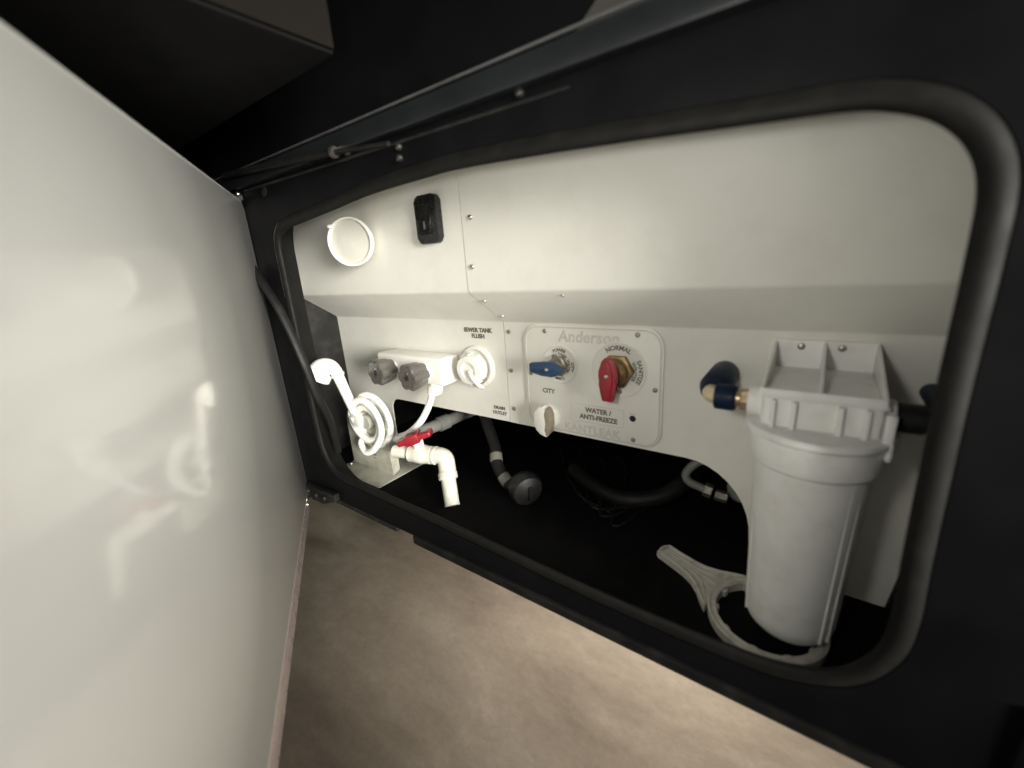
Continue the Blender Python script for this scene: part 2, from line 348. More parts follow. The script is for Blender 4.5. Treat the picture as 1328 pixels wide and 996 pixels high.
# lower hinge on body
h = T('lower_hinge', 'black bolted hinge bracket at lower left corner of the opening', 'hinge', P(-.88, D0 - .01, -.49))
bm = B(); prism(bm, [(-.94, -.505), (-.862, -.500), (-.81, -.478), (-.81, -.462), (-.94, -.468)], P(0, D0 - .001, 0), (1, 0, 0), (0, 0, 1), (0, -.014, 0), bev=.002); O('bracket', bm, 'black', h)
for x, z in ((-.922, -.482), (-.888, -.484), (-.852, -.481)):
    bm = B(); screw(bm, P(x, D0 - .015, z), (0, -1, 0), .0075, .006); O('bolt', bm, 'black', h)
# door strap with hook
st = T('door_strap', 'black rubber door strap with an upturned hook left of the opening', 'strap', P(-.9, D0 - .02, .0))
bm = B(); tube(bm, spline([P(-.945, .402, .036), P(-.905, .399, .000), P(-.868, .401, -.045), P(-.843, .405, -.10), P(-.826, .412, -.17), P(-.828, .425, -.24), P(-.845, .45, -.31), P(-.875, .47, -.40)], 8), .0065, 10, squash=1.35)
O('strap', bm, 'rubber', st)
bm = B(); tube(bm, spline([P(-.934, .402, .028), P(-.944, .400, .020), P(-.951, .398, .028), P(-.951, .398, .044)], 6), .0036, 8); O('hook', bm, 'rubber', st)

# ------------------------------------------------------------------ compartment shell
def sheet(bm, pts, th=.003):     # bent sheet through a list of (d, z), between two x given by functions
    pass
XS_L, XR = -1.030, .205
ZC0, ZC1 = -.043, -.1055
XSEAM = -.475
ZB = -.3075
sh = T('bay_shell', 'white and black inner walls around the compartment', 'compartment shell', P(-.4, .55, -.465))
bm = B(); box(bm, P(XS_L - .004, .535, .055), (.008, .19, .20)); O('side_wall', bm, 'panel', sh, 'bright white upper left side wall', smooth=0)
bm = B(); prism(bm, [(.475, -.465), (.76, -.465), (.76, -.105), (YL, -.105), (YU, -.0425), (.475, -.0425)], P(XS_L - .006, 0, 0), (0, 1, 0), (0, 0, 1), (.011, 0, 0)); O('side_panel', bm, 'black', sh, 'black lower left side panel', smooth=0)
bm = B(); box(bm, P(XR + .005, .72, -.2), (.01, .58, .70)); O('end_wall', bm, 'panel2', sh, smooth=0)
bm = B(); box(bm, P(-.41, .515, .158), (1.25, .12, .006)); O('ceiling', bm, 'panel2', sh, smooth=0)
bm = B(); box(bm, P(-.41, .73, -.467), (1.25, .58, .006)); O('bay_floor', bm, 'bay', sh, smooth=0)
bm = B(); box(bm, P(-.41, 1.02, -.28), (1.25, .01, .46)); box(bm, P(-.41, .83, -.10), (1.25, .40, .006)); box(bm, P(XS_L + .006, .83, -.28), (.01, .4, .46)); O('bay_back', bm, 'bay', sh, smooth=0)

def bent(x0, x1, yo, lower_poly, mt, parent, name):
    bm = B()
    rows = [(YU, .150), (YU, ZC0 + .004), (YU + .0035, ZC0 - .0015), (YL - .004, ZC1 + .004), (YL, ZC1 - .001)]
    cols = [x0 + (x1 - x0) * k / 8 for k in range(9)]
    G = [[bm.verts.new(P(x, d - yo, z)) for x in cols] for d, z in rows]
    for a, b in zip(G, G[1:]):
        for k in range(8): bm.faces.new((a[k], a[k + 1], b[k + 1], b[k]))
    # lower flat part: polygon (x, z) sharing the bend line
    top = G[-1]; lv = [bm.verts.new(P(x, YL - yo, z)) for x, z in lower_poly]
    bm.faces.new(top + lv)
    # thickness
    bmesh.ops.recalc_face_normals(bm, faces=bm.faces)
    r_ = bmesh.ops.solidify(bm, geom=bm.faces[:], thickness=.003)
    ys = min(v.co.y for v in bm.verts if v.co.z < ZC1 - .01 + H)
    for v in bm.verts: v.co.y += (YL - D0 - yo) - ys        # front face exactly at the panel plane
    return O(name, bm, mt, parent, smooth=50)
pl = T('left_panel', 'bent white panel left of the seam carrying switch and faucet', 'panel', P(-.75, YL, ZB))
arcL = [(-.850 + .03 * (1 - math.cos(math.radians(a))) , ZB - .03 * (1 - math.sin(math.radians(a)))) for a in (90, 67, 45, 22, 0)]
lower = [(XSEAM, ZB)] + arcL + [(-.850, -.462), (XS_L + .003, -.462)]
bent(XS_L + .003, XSEAM, -.0008, lower, 'panel', pl, 'sheet')
pr_ = T('right_panel', 'wide bent white panel right of the seam carrying valves and filter', 'panel', P(-.1, YL, ZB))
arcR = [(-.045 - .095 + .095 * math.sin(math.radians(a)), ZB - .11 * (1 - math.cos(math.radians(a)))) for a in range(90, -1, -10)]
lower = [(XR, -.462), (-.040, -.462)] + arcR + [(XSEAM + .0012, ZB)]
bent(XSEAM + .0012, XR, 0, lower, 'panel2', pr_, 'sheet')
cn = Vector((0, -(ZC0 - ZC1), -(YL - YU))).normalized()
for u_, d_, z_, nn in ((-.455, YU, .0715, 0), (-.4595, YU, -.0027, 0), (-.4585, .552, -.0592, 1), (-.4595, .600, -.0912, 1), (-.4625, YL, -.124, 0), (-.463, YL, -.199, 0), (-.4625, YL, -.277, 0), (-.302, .541, -.0500, 1)):
    nv = cn if nn else Vector((0, -1, 0)); small = (u_ == -.302)
    bm = B(); screw(bm, P(u_, d_, z_) + nv * .001, nv, .0025 if small else .0042, .0026); O('screw', bm, 'screwdull' if (d_ == YL or small) else 'steel', pr_)

# small clip and white tube on the side wall
t = T('wall_clip', 'small black clip with short white tube at upper left wall', 'clip', P(-1.02, .52, .0))
bm = B(); box(bm, P(-1.016, .512, .012), (.018, .018, .020), bev=.002); O('clip_body', bm, 'switch', t)
bm = B(); tube(bm, spline([P(-1.013, .511, .001), P(-1.014, .514, -.02), P(-1.016, .517, -.038)], 5), .005, 10); O('tube', bm, 'white', t)

# ------------------------------------------------------------------ rocker switch
t = T('rocker_switch', 'black rocker switch on the upper left panel', 'switch', P(-.541, YU, .076))
bm = B(); prism(bm, rr_pts(-.5665, -.5165, .039, .115, .009), P(0, YU + .0006, 0), (1, 0, 0), (0, 0, 1), (0, -.0131, 0), bev=.003); O('bezel', bm, 'switch', t)
bm = B(); c0 = P(-.5415, YU - .0125, .078)
prism(bm, [(-.024, 0), (.024, 0), (.022, .003), (.002, .0025), (-.022, .009)], c0 + Vector((-.013, 0, 0)), (0, 0, 1), (0, -1, 0), (.026, 0, 0), bev=.0008); O('rocker', bm, 'switch', t)
bm = B(); box(bm, c0 + Vector((.002, -.0075, -.010)), (.004, .001, .012), bev=.0003); O('mark', bm, 'railedge', t)

# ------------------------------------------------------------------ swivel ring / puck
t = T('round_puck_light', 'unlit round white puck light near top left corner', 'light', P(-.75, YU, .055))
ax = Vector((.46, -.89, -.02)).normalized(); cc = P(-.722, .492, .0565)
bm = B(); lathe(bm, [(.030, -.020), (.040, -.016), (.0445, -.004), (.0445, .002), (.043, .0045), (.0410, .0042), (.0396, .001), (.0396, -.006)], cc, ax, 56); O('housing', bm, 'white', t)
bm = B(); lathe(bm, [(0, .0015), (.02, .0003), (.0396, -.0035), (.0396, -.008)], cc, ax, 48); O('lens', bm, 'lens', t)
bm = B(); cyl(bm, cc - ax * .012, P(-.742, YU + .001, .055), .013, 20); O('neck', bm, 'white', t)
u_, v_, _ = frame(ax); bm = B(); bmesh.ops.create_uvsphere(bm, u_segments=16, v_segments=10, radius=.0055, matrix=Matrix.Translation(cc + Vector((-.026, -.020, .029)) + ax * .0) @ Matrix.Diagonal((1, 1, .7, 1))); O('knob', bm, 'white', t)

# ------------------------------------------------------------------ Anderson panel
ap = T('valve_plate', 'white rounded valve plate with blue and red handles', 'valve panel', P(-.302, YL, -.2))
bm = B(); prism(bm, rr_pts(-.4275, -.1765, -.3035, -.1075, .030, 8), P(0, YL - .0002, 0), (1, 0, 0), (0, 0, 1), (0, -.004, 0), bev=.0012); O('plate', bm, 'panel2', ap)
YP = YL - .0042
def rim(x0, x1, z0, z1, r0, wd, h, y, name, mt, par, seg=8):
    bm = B(); a = rr_pts(x0, x1, z0, z1, r0, seg); b = rr_pts(x0 + wd, x1 - wd, z0 + wd, z1 - wd, max(r0 - wd, .0005), seg); n_ = len(a)
    for q, y0, y1 in ((0, y + .0003, y - h),):
        A0 = [bm.verts.new(P(p[0], y0, p[1])) for p in a]; A1 = [bm.verts.new(P(p[0], y1, p[1])) for p in a]
        B0 = [bm.verts.new(P(p[0], y0, p[1])) for p in b]; B1 = [bm.verts.new(P(p[0], y1, p[1])) for p in b]
        for k in range(n_):
            j = (k + 1) % n_
            bm.faces.new((A0[k], A0[j], A1[j], A1[k])); bm.faces.new((A1[k], A1[j], B1[j], B1[k])); bm.faces.new((B1[k], B1[j], B0[j], B0[k]))
    return O(name, bm, mt, par, smooth=30)
rim(-.4245, -.1795, -.3005, -.1105, .027, .0022, .0012, YP, 'plate_rim', 'emboss', ap)
for x, z in ((-.382, -.119), (-.217, -.1185), (-.188, -.203), (-.2215, -.293), (-.415, -.198)):
    bm = B(); screw(bm, P(x, YP, z), (0, -1, 0), .0040, .0022); O('screw', bm, 'screwdull', ap)
text_on('Anderson', .027, P(-.2995, YP, -.127), ap, 'emboss', spacing=1.02, shear=.12, bold=.0002)
text_on('KANTLEAK', .0195, P(-.296, YP, -.2905), ap, 'emboss', spacing=1.1, bold=.0003)
text_on('CITY', .0115, P(-.379, YP, -.2285), ap, bold=.0002)
text_on('WATER /', .0118, P(-.283, YP, -.2535), ap, bold=.00025)
text_on('ANTI-FREEZE', .0118, P(-.283, YP, -.2665), ap, bold=.00025)
rim(-.333, -.237, -.2755, -.2435, .002, .0008, .0006, YP, 'label_border', 'emboss', ap, 2)
bm = B(); lathe(bm, [(.0052, 0), (.0052, .001), (.0038, .0014), (.0036, .0004), (0, .0004)], P(-.2225, YP, -.2555), (0, -1, 0), 18); O('port', bm, 'switch', ap)
text_on('INLET', .0045, P(-.2225, YP, -.2475), ap, 'emboss')
def dial(x, z, rad, texts):
    bm = B(); lathe(bm, [(rad + .0018, 0), (rad + .0018, .0012), (rad, .0018), (rad - .0012, .0010), (0, .0010)], P(x, YP, z), (0, -1, 0), 48); o_ = O('dial', bm, 'panel2', ap)
    for s, size, b_, a_ in texts:
        text_on(s, size, P(x, YP - .0011, z), o_, bend=b_, angle=a_, bold=.0001)
bx, bz = -.3540, -.1765
dial(bx, bz, .0325, [('POWER', .0075, .0255, 0), ('FILL TANK', .0068, .0185, 0), ('CITY', .0075, .0255, 95), ('WATER', .0068, .0185, 95), ('DRY', .0065, .0185, 180), ('CAMP', .0070, .0255, 180)])
rx, rz = -.2470, -.1765
dial(rx, rz, .0445, [('NORMAL', .0105, .0360, 0), ('SANITIZE', .0095, .0365, 92), ('WINTER', .0085, .0275, 92), ('FILL', .0090, .0350, 182), ('TANK', .0080, .0270, 182)])
# blue valve
def hexnut(bm, c, axis, rad, t0, t1):
    lathe(bm, [(rad * .9, t0), (rad, t0 + .0012), (rad, t1 - .0012), (rad * .88, t1)], c, axis, 6)
bm = B(); c = P(bx, YP - .001, bz)
hexnut(bm, c, (0, -1, 0), .0175, 0, .010); lathe(bm, [(.0125, .010), (.0135, .012), (.0135, .024), (.010, .027)], c, (0, -1, 0), 28)
lathe(bm, [(.0055, .026), (.0055, .040)], c, (0, -1, 0), 14)
O('blue_valve_stem', bm, 'nickel', ap)
def lever(c, pts, th, mt, name, ridge):
    """flat lever: outline pts (x, z) round c"""
    bm = B(); prism(bm, pts, c, (1, 0, 0), (0, 0, 1), (0, -th, 0), bev=.0022)
    o_ = O(name, bm, mt, ap)
    bm = B(); prism(bm, ridge, c + Vector((0, -th, 0)), (1, 0, 0), (0, 0, 1), (0, -.0028, 0), bev=.0012); O('ridge', bm, mt, o_)
    bm = B(); screw(bm, c + Vector((0, -th - .0028, 0)), (0, -1, 0), .0036, .0025); O('screw', bm, 'steel', o_)
lever(P(bx, .582, bz + .001), [(-.037, -.006), (-.034, -.0085), (-.012, -.0125), (.006, -.0135), (.016, -.0105), (.0275, -.003), (.028, .002), (.018, .0085), (.006, .0125), (-.010, .0115), (-.034, .0085), (-.037, .006)], .0085, 'blue', 'blue_handle',
      [(-.034, -.004), (0, -.008), (.020, -.002), (.020, .002), (0, .008), (-.034, .004)])
# red valve
bm = B(); c = P(rx, YP - .001, rz)
hexnut(bm, c, (0, -1, 0), .0275, 0, .012); lathe(bm, [(.0205, .012), (.0215, .014), (.0205, .026), (.016, .030)], c, (0, -1, 0), 32)
lathe(bm, [(.0075, .029), (.0075, .042)], c, (0, -1, 0), 14)
O('red_valve_stem', bm, 'brass', ap)
lever(P(rx, .580, rz + .001), [(-.0085, -.041), (.0085, -.041), (.0105, -.036), (.0115, -.014), (.015, -.004), (.015, .006), (.010, .022), (.005, .0275), (-.005, .0275), (-.010, .022), (-.015, .006), (-.015, -.004), (-.0115, -.014), (-.0105, -.036)], .0095, 'red', 'red_handle',
      [(-.0055, -.038), (.0055, -.038), (.009, 0), (.003, .022), (-.003, .022), (-.009, 0)])
# white winged cap under CITY
cc = P(-.382, YP, -.277)
bm = B(); lathe(bm, [(.024, 0), (.0235, .006), (.018, .010)], cc, (0, -1, 0), 36); O('city_inlet', bm, 'white', ap)
bm = B()
prism(bm, [(-.005, -.029), (.007, -.033), (.012, -.026), (.0155, -.008), (.0155, .010), (.012, .020), (.004, .0265), (-.006, .024), (-.016, .013), (-.018, -.008), (-.013, -.022)], cc + Vector((0, -.009, 0)), (1, 0, 0), (0, 0, 1), (0, -.017, 0), bev=.004)
cp_ = O('city_cap', bm, 'white', ap)
bm = B(); prism(bm, [(.0095, -.030), (.0150, -.024), (.0185, -.008), (.0185, .010), (.0145, .020), (.0100, .0235), (.0060, .012), (.0095, -.004), (.0060, -.018)], cc + Vector((0, -.0262, 0)), (1, 0, 0), (0, 0, 1), (0, .017, 0), bev=.0008); O('cap_side', bm, 'capside', cp_)  # right side of the cap in a darker tan

# ------------------------------------------------------------------ flush inlet
fl = T('flush_inlet', 'round white capped flush inlet under two printed lines', 'water inlet', P(-.547, YL, -.197))
fc = P(-.5475, YL + .0007, -.1985)
bm = B(); lathe(bm, [(.044, 0), (.044, .003), (.041, .0065), (.037, .0075), (.034, .004), (.033, .001)], fc, (0, -1, 0), 56); O('flange', bm, 'white', fl)
bm = B(); lathe(bm, [(.026, 0), (.026, .016)], fc, (0, -1, 0), 36); O('collar', bm, 'white', fl)
ax = Vector((.06, -1, -.04)).normalized()
bm = B(); u_, v_, _ = frame(ax); prof = []
lathe(bm, [(.029, .008), (.0305, .012), (.0305, .030), (.028, .034), (.018, .035), (.017, .031), (0, .031)], fc, ax, 40); O('cap', bm, 'white', fl)
for k in range(12):
    a = 2 * math.pi * k / 12; bm = B(); q = fc + ax * .021 + (u_ * math.cos(a) + v_ * math.sin(a)) * .0305
    box(bm, q, (.004, .018, .004), Matrix((ax.cross(u_ * math.cos(a) + v_ * math.sin(a)), ax, (u_ * math.cos(a) + v_ * math.sin(a)))).transposed(), .001, 1); O('grip', bm, 'white', fl)
bm = B(); tube(bm, spline([fc + Vector((.006, -.034, -.002)), fc + Vector((.016, -.036, -.016)), fc + Vector((.022, -.026, -.032)), fc + Vector((.016, -.010, -.040))], 8), .0045, 10); O('tether', bm, 'white', fl)
text_on('SEWER TANK', .0118, P(-.5405, YL + .0004, -.1245), pl, bold=.0003)
text_on('FLUSH', .0118, P(-.5405, YL + .0004, -.1365), pl, bold=.0003)
text_on('DRAIN', .0095, P(-.5005, YL + .0004, -.2815), pl, bold=.0001)
text_on('OUTLET', .0095, P(-.5005, YL + .0004, -.2925), pl, bold=.0001)

# ------------------------------------------------------------------ faucet with two smoky knobs
fa = T('faucet', 'white faucet block with two smoky hexagonal knobs', 'faucet', P(-.70, YL, -.21))
bm = B(); box(bm, P(-.700, .592, -.205), (.205, .054, .058), bev=.006, seg=3); O('faucet_body', bm, 'white', fa)
bm = B(); lathe(bm, [(.015, 0), (.014, .02), (.013, .03)], P(-.632, .582, -.225), (0, -.25, -1), 20); O('hose_outlet', bm, 'white', fa)
for kx in (-.746, -.646):
    bm = B(); cyl(bm, P(kx, .566, -.207), P(kx, .556, -.207), .017, 24); O('knob_stem', bm, 'white', fa)
    bm = B(); seg = 48; rings = []
    for t_, rs in ((.0, .86), (.004, .93), (.034, 1.04), (.039, 1.0), (.041, .90)):
        ring = []
        for k in range(seg):
            a = 2 * math.pi * k / seg; rr = .0262 * rs * (1 + .085 * math.cos(6 * a) - .02 * math.cos(12 * a))
            ring.append(bm.verts.new(P(kx + rr * math.cos(a), .556 - t_, -.207 + rr * math.sin(a))))
        rings.append(ring)
    for A, Q in zip(rings, rings[1:]):
        for k in range(seg): bm.faces.new((A[k], A[(k + 1) % seg], Q[(k + 1) % seg], Q[k]))
    bm.faces.new(rings[0]); bm.faces.new(rings[-1])
    kn = O('knob', bm, 'smoke', fa)
    bm = B(); lathe(bm, [(.006, 0), (.006, .001), (.003, .0022), (0, .0022)], P(kx, .515, -.207), (0, -1, 0), 16); O('cap', bm, 'switch', kn)
    bm = B(); lathe(bm, [(.0022, 0), (.0022, .0012), (0, .0016)], P(kx + .004, .515, -.197), (0, -1, 0), 10); O('dot', bm, 'steel', kn)

# ------------------------------------------------------------------ base plate and upright bracket
br = T('hose_bracket', 'dusty white upright metal bracket on a flat base plate', 'bracket', P(-.83, .53, -.462))
bm = B(); box(bm, P(-.833, .548, -.4615), (.174, .142, .003), bev=.0008); O('base_plate', bm, 'plate', br)
bm = B(); box(bm, P(-.8465, .5495, -.4585), (.147, .002, .003)); O('fold', bm, 'rubber', br)
bm = B()
pts = [(-.914, -.4595), (-.760, -.4595), (-.758, -.452), (-.762, -.35)] + [(-.836 + .074 * math.cos(math.radians(a)), -.345 + .055 * math.sin(math.radians(a))) for a in range(0, 181, 15)]
pts += [(-.912, -.36)]
prism(bm, pts, P(0, .528, 0), (1, 0, 0), (0, 0, 1), (0, .0022, 0), bev=.0006); O('upright', bm, 'plate', br)
bm = B(); prism(bm, [(.530, -.4595), (.549, -.452), (.549, -.37), (.530, -.35)], P(-.7615, 0, 0), (0, 1, 0), (0, 0, 1), (.002, 0, 0)); O('side_flange', bm, 'plate', br)
bm = B(); screw(bm, P(-.908, .515, -.459), (0, -.2, 1), .005, .004); O('screw', bm, 'steel', br)
bm = B(); box(bm, P(-.823, .5275, -.419), (.022, .001, .0028)); box(bm, P(-.818, .5275, -.4265), (.010, .001, .0015)); O('stamped_mark', bm, 'ink', br)

# ------------------------------------------------------------------ hand shower with its hose
hs = T('hand_shower', 'white hand shower with a coiled white hose beside the faucet', 'shower', P(-.84, .51, -.33))
hA, hB = P(-.850, .490, -.212), P(-.8455, .519, -.335)
bm = B(); tube(bm, [hB, hB.lerp(hA, .5), hA], .0112, 20, rf=lambda t: .92 + .18 * t); O('handle', bm, 'white', hs)
# head: an egg-shaped shell that leans forward, with a flat spray face below
bm = B(); up_ = (hA - hB).normalized(); fw = Vector((-.38, -.92, 0)); fw = (fw - up_ * fw.dot(up_)).normalized()
path = spline([hA - up_ * .004, hA + up_ * .010 + fw * .001, hA + up_ * .020 + fw * .009, hA + up_ * .022 + fw * .021, hA + up_ * .015 + fw * .033, hA + up_ * .008 + fw * .041], 6)
rad = [(.0125), (.0140), (.0190), (.0240), (.0270), (.0275)]
def rf(t):
    q = t * 5; i = min(int(q), 4); return rad[i] + (rad[i + 1] - rad[i]) * (q - i)
tube(bm, path, 1.0, 22, rf=rf); O('shower_head', bm, 'white', hs)
bm = B(); fd = (fw * .74 - up_ * .66).normalized(); lathe(bm, [(.0272, -.002), (.0275, .001), (.0255, .003), (.022, .0022), (0, .0030)], hA + up_ * .008 + fw * .041, fd, 32); O('spray_face', bm, 'white', hs)
bm = B(); lathe(bm, [(.0145, -.001), (.0150, .001), (.0150, .004), (.0140, .006)], hA - up_ * .004, up_, 24); O('joint_ring', bm, 'emboss', hs)
bm = B(); box(bm, P(-.836, .517, -.325), (.036, .030, .030), Matrix.Rotation(.25, 3, 'Y'), .004, 2); cyl(bm, hB - up_ * .012, hB + up_ * .02, .0165, 20, .002); O('holder_clip', bm, 'white', hs)
pts = [hB - up_ * .010, hB - up_ * .03 + Vector((.003, 0, 0))]
cx, cz = -.812, -.330
pts += [P(-.838, .510, -.385), P(-.818, .506, -.402), P(-.790, .506, -.392)]
# coils: several loops of changing radius, stacked inwards
import itertools
angs = list(range(-50, 4 * 360 + 250, 24)); nA = len(angs)
for i, a in enumerate(angs):
    f = i / nA; rad_ = .071 - .030 * abs(math.sin(f * 4.6 + .15)) ; d_ = .506 + .036 * f
    aa = math.radians(a); pts.append(P(cx + .006 * math.sin(f * 9) + rad_ * 1.03 * math.cos(aa), d_, cz + .004 * math.cos(f * 7) + rad_ * .92 * math.sin(aa)))
# leave towards the faucet outlet
pts += [P(-.800, .547, -.398), P(-.757, .549, -.372), P(-.712, .552, -.352), P(-.672, .558, -.318), P(-.648, .566, -.28), P(-.640, .573, -.252)]
sp = resample(spline(pts, 14), .0021)
bm = B(); tube(bm, sp, .0070, 12, ribs=True); O('hose', bm, 'hose', hs, smooth=25)
bm = B(); cyl(bm, P(-.640, .573, -.258), P(-.637, .577, -.238), .0125, 20, .0015); O('hose_nut', bm, 'white', hs)
bm = B(); cyl(bm, P(-.812, .5275, -.330), P(-.812, .512, -.330), .018, 24, .002); O('spool', bm, 'plate', hs)

# ------------------------------------------------------------------ PVC valve
pv = T('pvc_drain_valve', 'cream plastic drain pipe with a red ball valve lever', 'valve', P(-.61, .53, -.465))
a0, a1, a2 = P(-.712, .508, -.377), P(-.650, .527, -.378), P(-.603, .541, -.378)
ad = (a2 - a0).normalized()
bm = B(); cyl(bm, a0, a2, .0135, 28); O('pipe', bm, 'pvc', pv)
bm = B(); lathe(bm, [(.0165, -.026), (.019, -.024), (.019, -.012), (.0205, -.008), (.0205, .010), (.019, .014), (.019, .028), (.0165, .030)], a1, ad, 32); O('valve_body', bm, 'pvc', pv)
bm = B(); lathe(bm, [(.0185, -.004), (.0195, 0), (.0195, .004)], a1 + ad * .034, ad, 32); O('union_ring', bm, 'pvc', pv)
bm = B(); cyl(bm, a1, a1 + Vector((0, -.004, .034)), .0115, 20, .001); O('stem', bm, 'white', pv)
p3 = P(-.5540, .5105, -.4645)
bm = B(); tube(bm, spline([a2 - ad * .012, a2, a2 + Vector((.009, .002, -.005)), a2 + Vector((.014, .0, -.018)), a2 + Vector((.018, -.004, -.036))], 6), .0178, 28); O('elbow', bm, 'pvc', pv)
bm = B(); e0 = a2 + Vector((.0175, -.004, -.034)); ed = (p3 - e0).normalized(); lathe(bm, [(.0192, 0), (.0200, .002), (.0200, .012), (.0185, .014)], e0 - ed * .002, ed, 28); O('socket', bm, 'pvc', pv)
bm = B(); cyl(bm, e0, p3, .0152, 28); O('down_pipe', bm, 'pvc', pv)
hc = P(-.655, .522, -.339); hd = Vector((.80, .50, .30)).normalized(); hu, hv_, _ = frame(hd)
Rm = Matrix((hd, hd.cross(Vector((0, 0, 1))).normalized() * -1, hd.cross(Vector((0, 0, 1))).cross(hd).normalized())).transposed()
if Rm.determinant() < 0: Rm.col[1] = -Rm.col[1]
bm = B(); box(bm, hc, (.078, .026, .013), Rm, .0045, 3); box(bm, hc + Vector((-.004, -.002, -.002)), (.034, .030, .022), Rm, .004, 2)
O('red_lever', bm, 'red', pv)
t = T('grey_drain_pipe', 'grey pipe running back into the dark bay behind red lever', 'pipe', P(-.71, .7, -.37))
bm = B(); cyl(bm, P(-.712, .580, -.362), P(-.660, .93, -.352), .0145, 28); O('pipe', bm, 'greypvc', t)
bm = B(); cyl(bm, P(-.704, .635, -.3605), P(-.699, .665, -.3595), .018, 28, .002); O('coupling', bm, 'greypvc', t)

# ------------------------------------------------------------------ things in the dark bay
t = T('taped_hose', 'black hose with two pale stickers ending in a round cap', 'hose', P(-.47, .6, -.43))
sp = spline([P(-.62, .70, -.30), P(-.575, .66, -.33), P(-.530, .63, -.375), P(-.505, .605, -.405), P(-.468, .592, -.432), P(-.445, .592, -.435)], 10)
bm = B(); tube(bm, sp, .0125, 18); O('hose', bm, 'rubber', t)
for i0, i1, nm in ((24, 29, 'sticker'), (35, 40, 'sticker')):
    bm = B(); tube(bm, sp[i0:i1], .0134, 18); O(nm, bm, 'tape', t)
bm = B(); ax = Vector((.75, -.45, -.1)).normalized(); lathe(bm, [(.018, -.012), (.028, -.008), (.034, .004), (.034, .016), (.030, .024), (.016, .029), (0, .031)], P(-.436, .596, -.427), ax, 36); cp = O('cap', bm, 'cap', t)
bm = B(); box(bm, P(-.436, .596, -.427) + ax * .031, (.008, .006, .03), None, .002); O('cap_rib', bm, 'cap', cp)
bm = B(); tube(bm, spline([P(-.40, .74, -.45), P(-.33, .70, -.452), P(-.26, .68, -.450), P(-.19, .71, -.435), P(-.155, .78, -.40), P(-.16, .86, -.36)], 10), .016, 18)
tag(O('drain_hose', bm, 'rubber', at=P(-.25, .7, -.45)), 'thick black hose curving across the dark bay floor', 'hose')
t = T('brass_water_tap', 'bent grey tube with metal fitting behind the cutout corner', 'fitting', P(-.12, .70, -.39))
bm = B(); tube(bm, spline([P(-.115, .70, -.335), P(-.140, .695, -.352), P(-.153, .69, -.372), P(-.147, .688, -.385), P(-.128, .69, -.392), P(-.115, .69, -.396)], 8), .0072, 14); O('tube', bm, 'greypvc', t)
bm = B(); hexnut(bm, P(-.123, .69, -.393), (1, 0, -.2), .012, 0, .014); hexnut(bm, P(-.105, .69, -.398), (1, 0, -.1), .0095, 0, .02); O('nut', bm, 'dullnut', t)
bm = B(); lathe(bm, [(.018, 0), (.020, .003), (.020, .012), (.015, .016), (0, .017)], P(-.068, .71, -.388), (-.4, -1, .1), 24); O('knob', bm, 'greypvc', t)
for (x, d, z, L_) in ((-.36, .66, -.455, .05), (-.30, .62, -.458, .03), (-.42, .75, -.30, .03)):
    pass
t = T('wire_bundle', 'thin dark cables lying on the floor of the dark bay', 'cable', P(-.35, .66, -.46))
for k in range(4):
    bm = B(); z0 = -.460; tube(bm, spline([P(-.50 + .05 * k, .86, z0), P(-.42 + .04 * k, .74 + .02 * k, z0), P(-.34 + .03 * k, .66 - .02 * k, z0 + .002), P(-.27 + .02 * k, .64 + .03 * k, z0)], 8), .003, 8); O('cable', bm, 'switch', t)

# ------------------------------------------------------------------ filter housing
ff = T('water_filter_housing', 'tall white cylindrical water filter housing hanging from a ribbed bracket', 'water filter', P(.012, .516, -.448))
FX, FD = .0125, .516
# bracket: back plate, shelf, three gussets, front lip
bm = B(); prism(bm, rr_pts(-.043, .064, -.168, -.116, .004, 3), P(0, YL - .0001, 0), (1, 0, 0), (0, 0, 1), (0, -.0045, 0), bev=.001); bk_ = O('bracket', bm, 'fw', ff)
bm = B(); box(bm, P(.0125, .5530, -.1525), (.104, .130, .0045), bev=.001); O('shelf', bm, 'fw', ff)
bm = B(); prism(bm, [(-.0375, -.1435), (.0620, -.1435), (.0625, -.1525), (-.0380, -.1525)], P(0, .4900, 0), (1, 0, 0), (0, 0, 1), (0, -.0045, 0), bev=.001); O('front_lip', bm, 'fw', ff)
for gx in (-.0375, .0125, .0615):
    bm = B(); prism(bm, [(.6155, -.1175), (.6155, -.153), (.4885, -.153), (.4885, -.1445)], P(gx - .0017, 0, 0), (0, 1, 0), (0, 0, 1), (.0034, 0, 0), bev=.0006); O('gusset', bm, 'fw', ff)
for x in (-.011, .029):
    bm = B(); screw(bm, P(x, YL - .0046, -.1235), (0, -1, 0), .0042, .003); O('screw', bm, 'screwdull', ff)
# cap head
bm = B(); prism(bm, rr_pts(-.038, .064, -.027, .050, .010, 5), P(0, FD + .0, -.192), (1, 0, 0), (0, 1, 0), (0, 0, .0370), bev=.002); O('head', bm, 'fw', ff)
for gx in (-.026, -.008, .030, .050):
    bm = B(); box(bm, P(gx, FD - .029, -.171), (.0055, .009, .032), bev=.002); O('rib', bm, 'fw', ff)
bm = B(); cyl(bm, P(-.052, FD, -.168), P(-.030, FD, -.168), .017, 28, .0015); O('port', bm, 'fw', ff); bm = B(); cyl(bm, P(.060, FD, -.168), P(.072, FD, -.168), .016, 28, .0015); O('port', bm, 'fw', ff)
bm = B(); box(bm, P(.0665, FD - .030, -.172), (.008, .010, .030), bev=.002); box(bm, P(.0685, FD - .030, -.193), (.005, .010, .018), bev=.0015); O('lug', bm, 'fw', ff)
bm = B(); lathe(bm, [(.055, -.004), (.0645, -.004), (.066, -.0055), (.066, -.0105), (.0645, -.012), (.055, -.012)], P(FX, FD, -.180), (0, 0, 1), 64); O('cap_rim', bm, 'fw', ff)
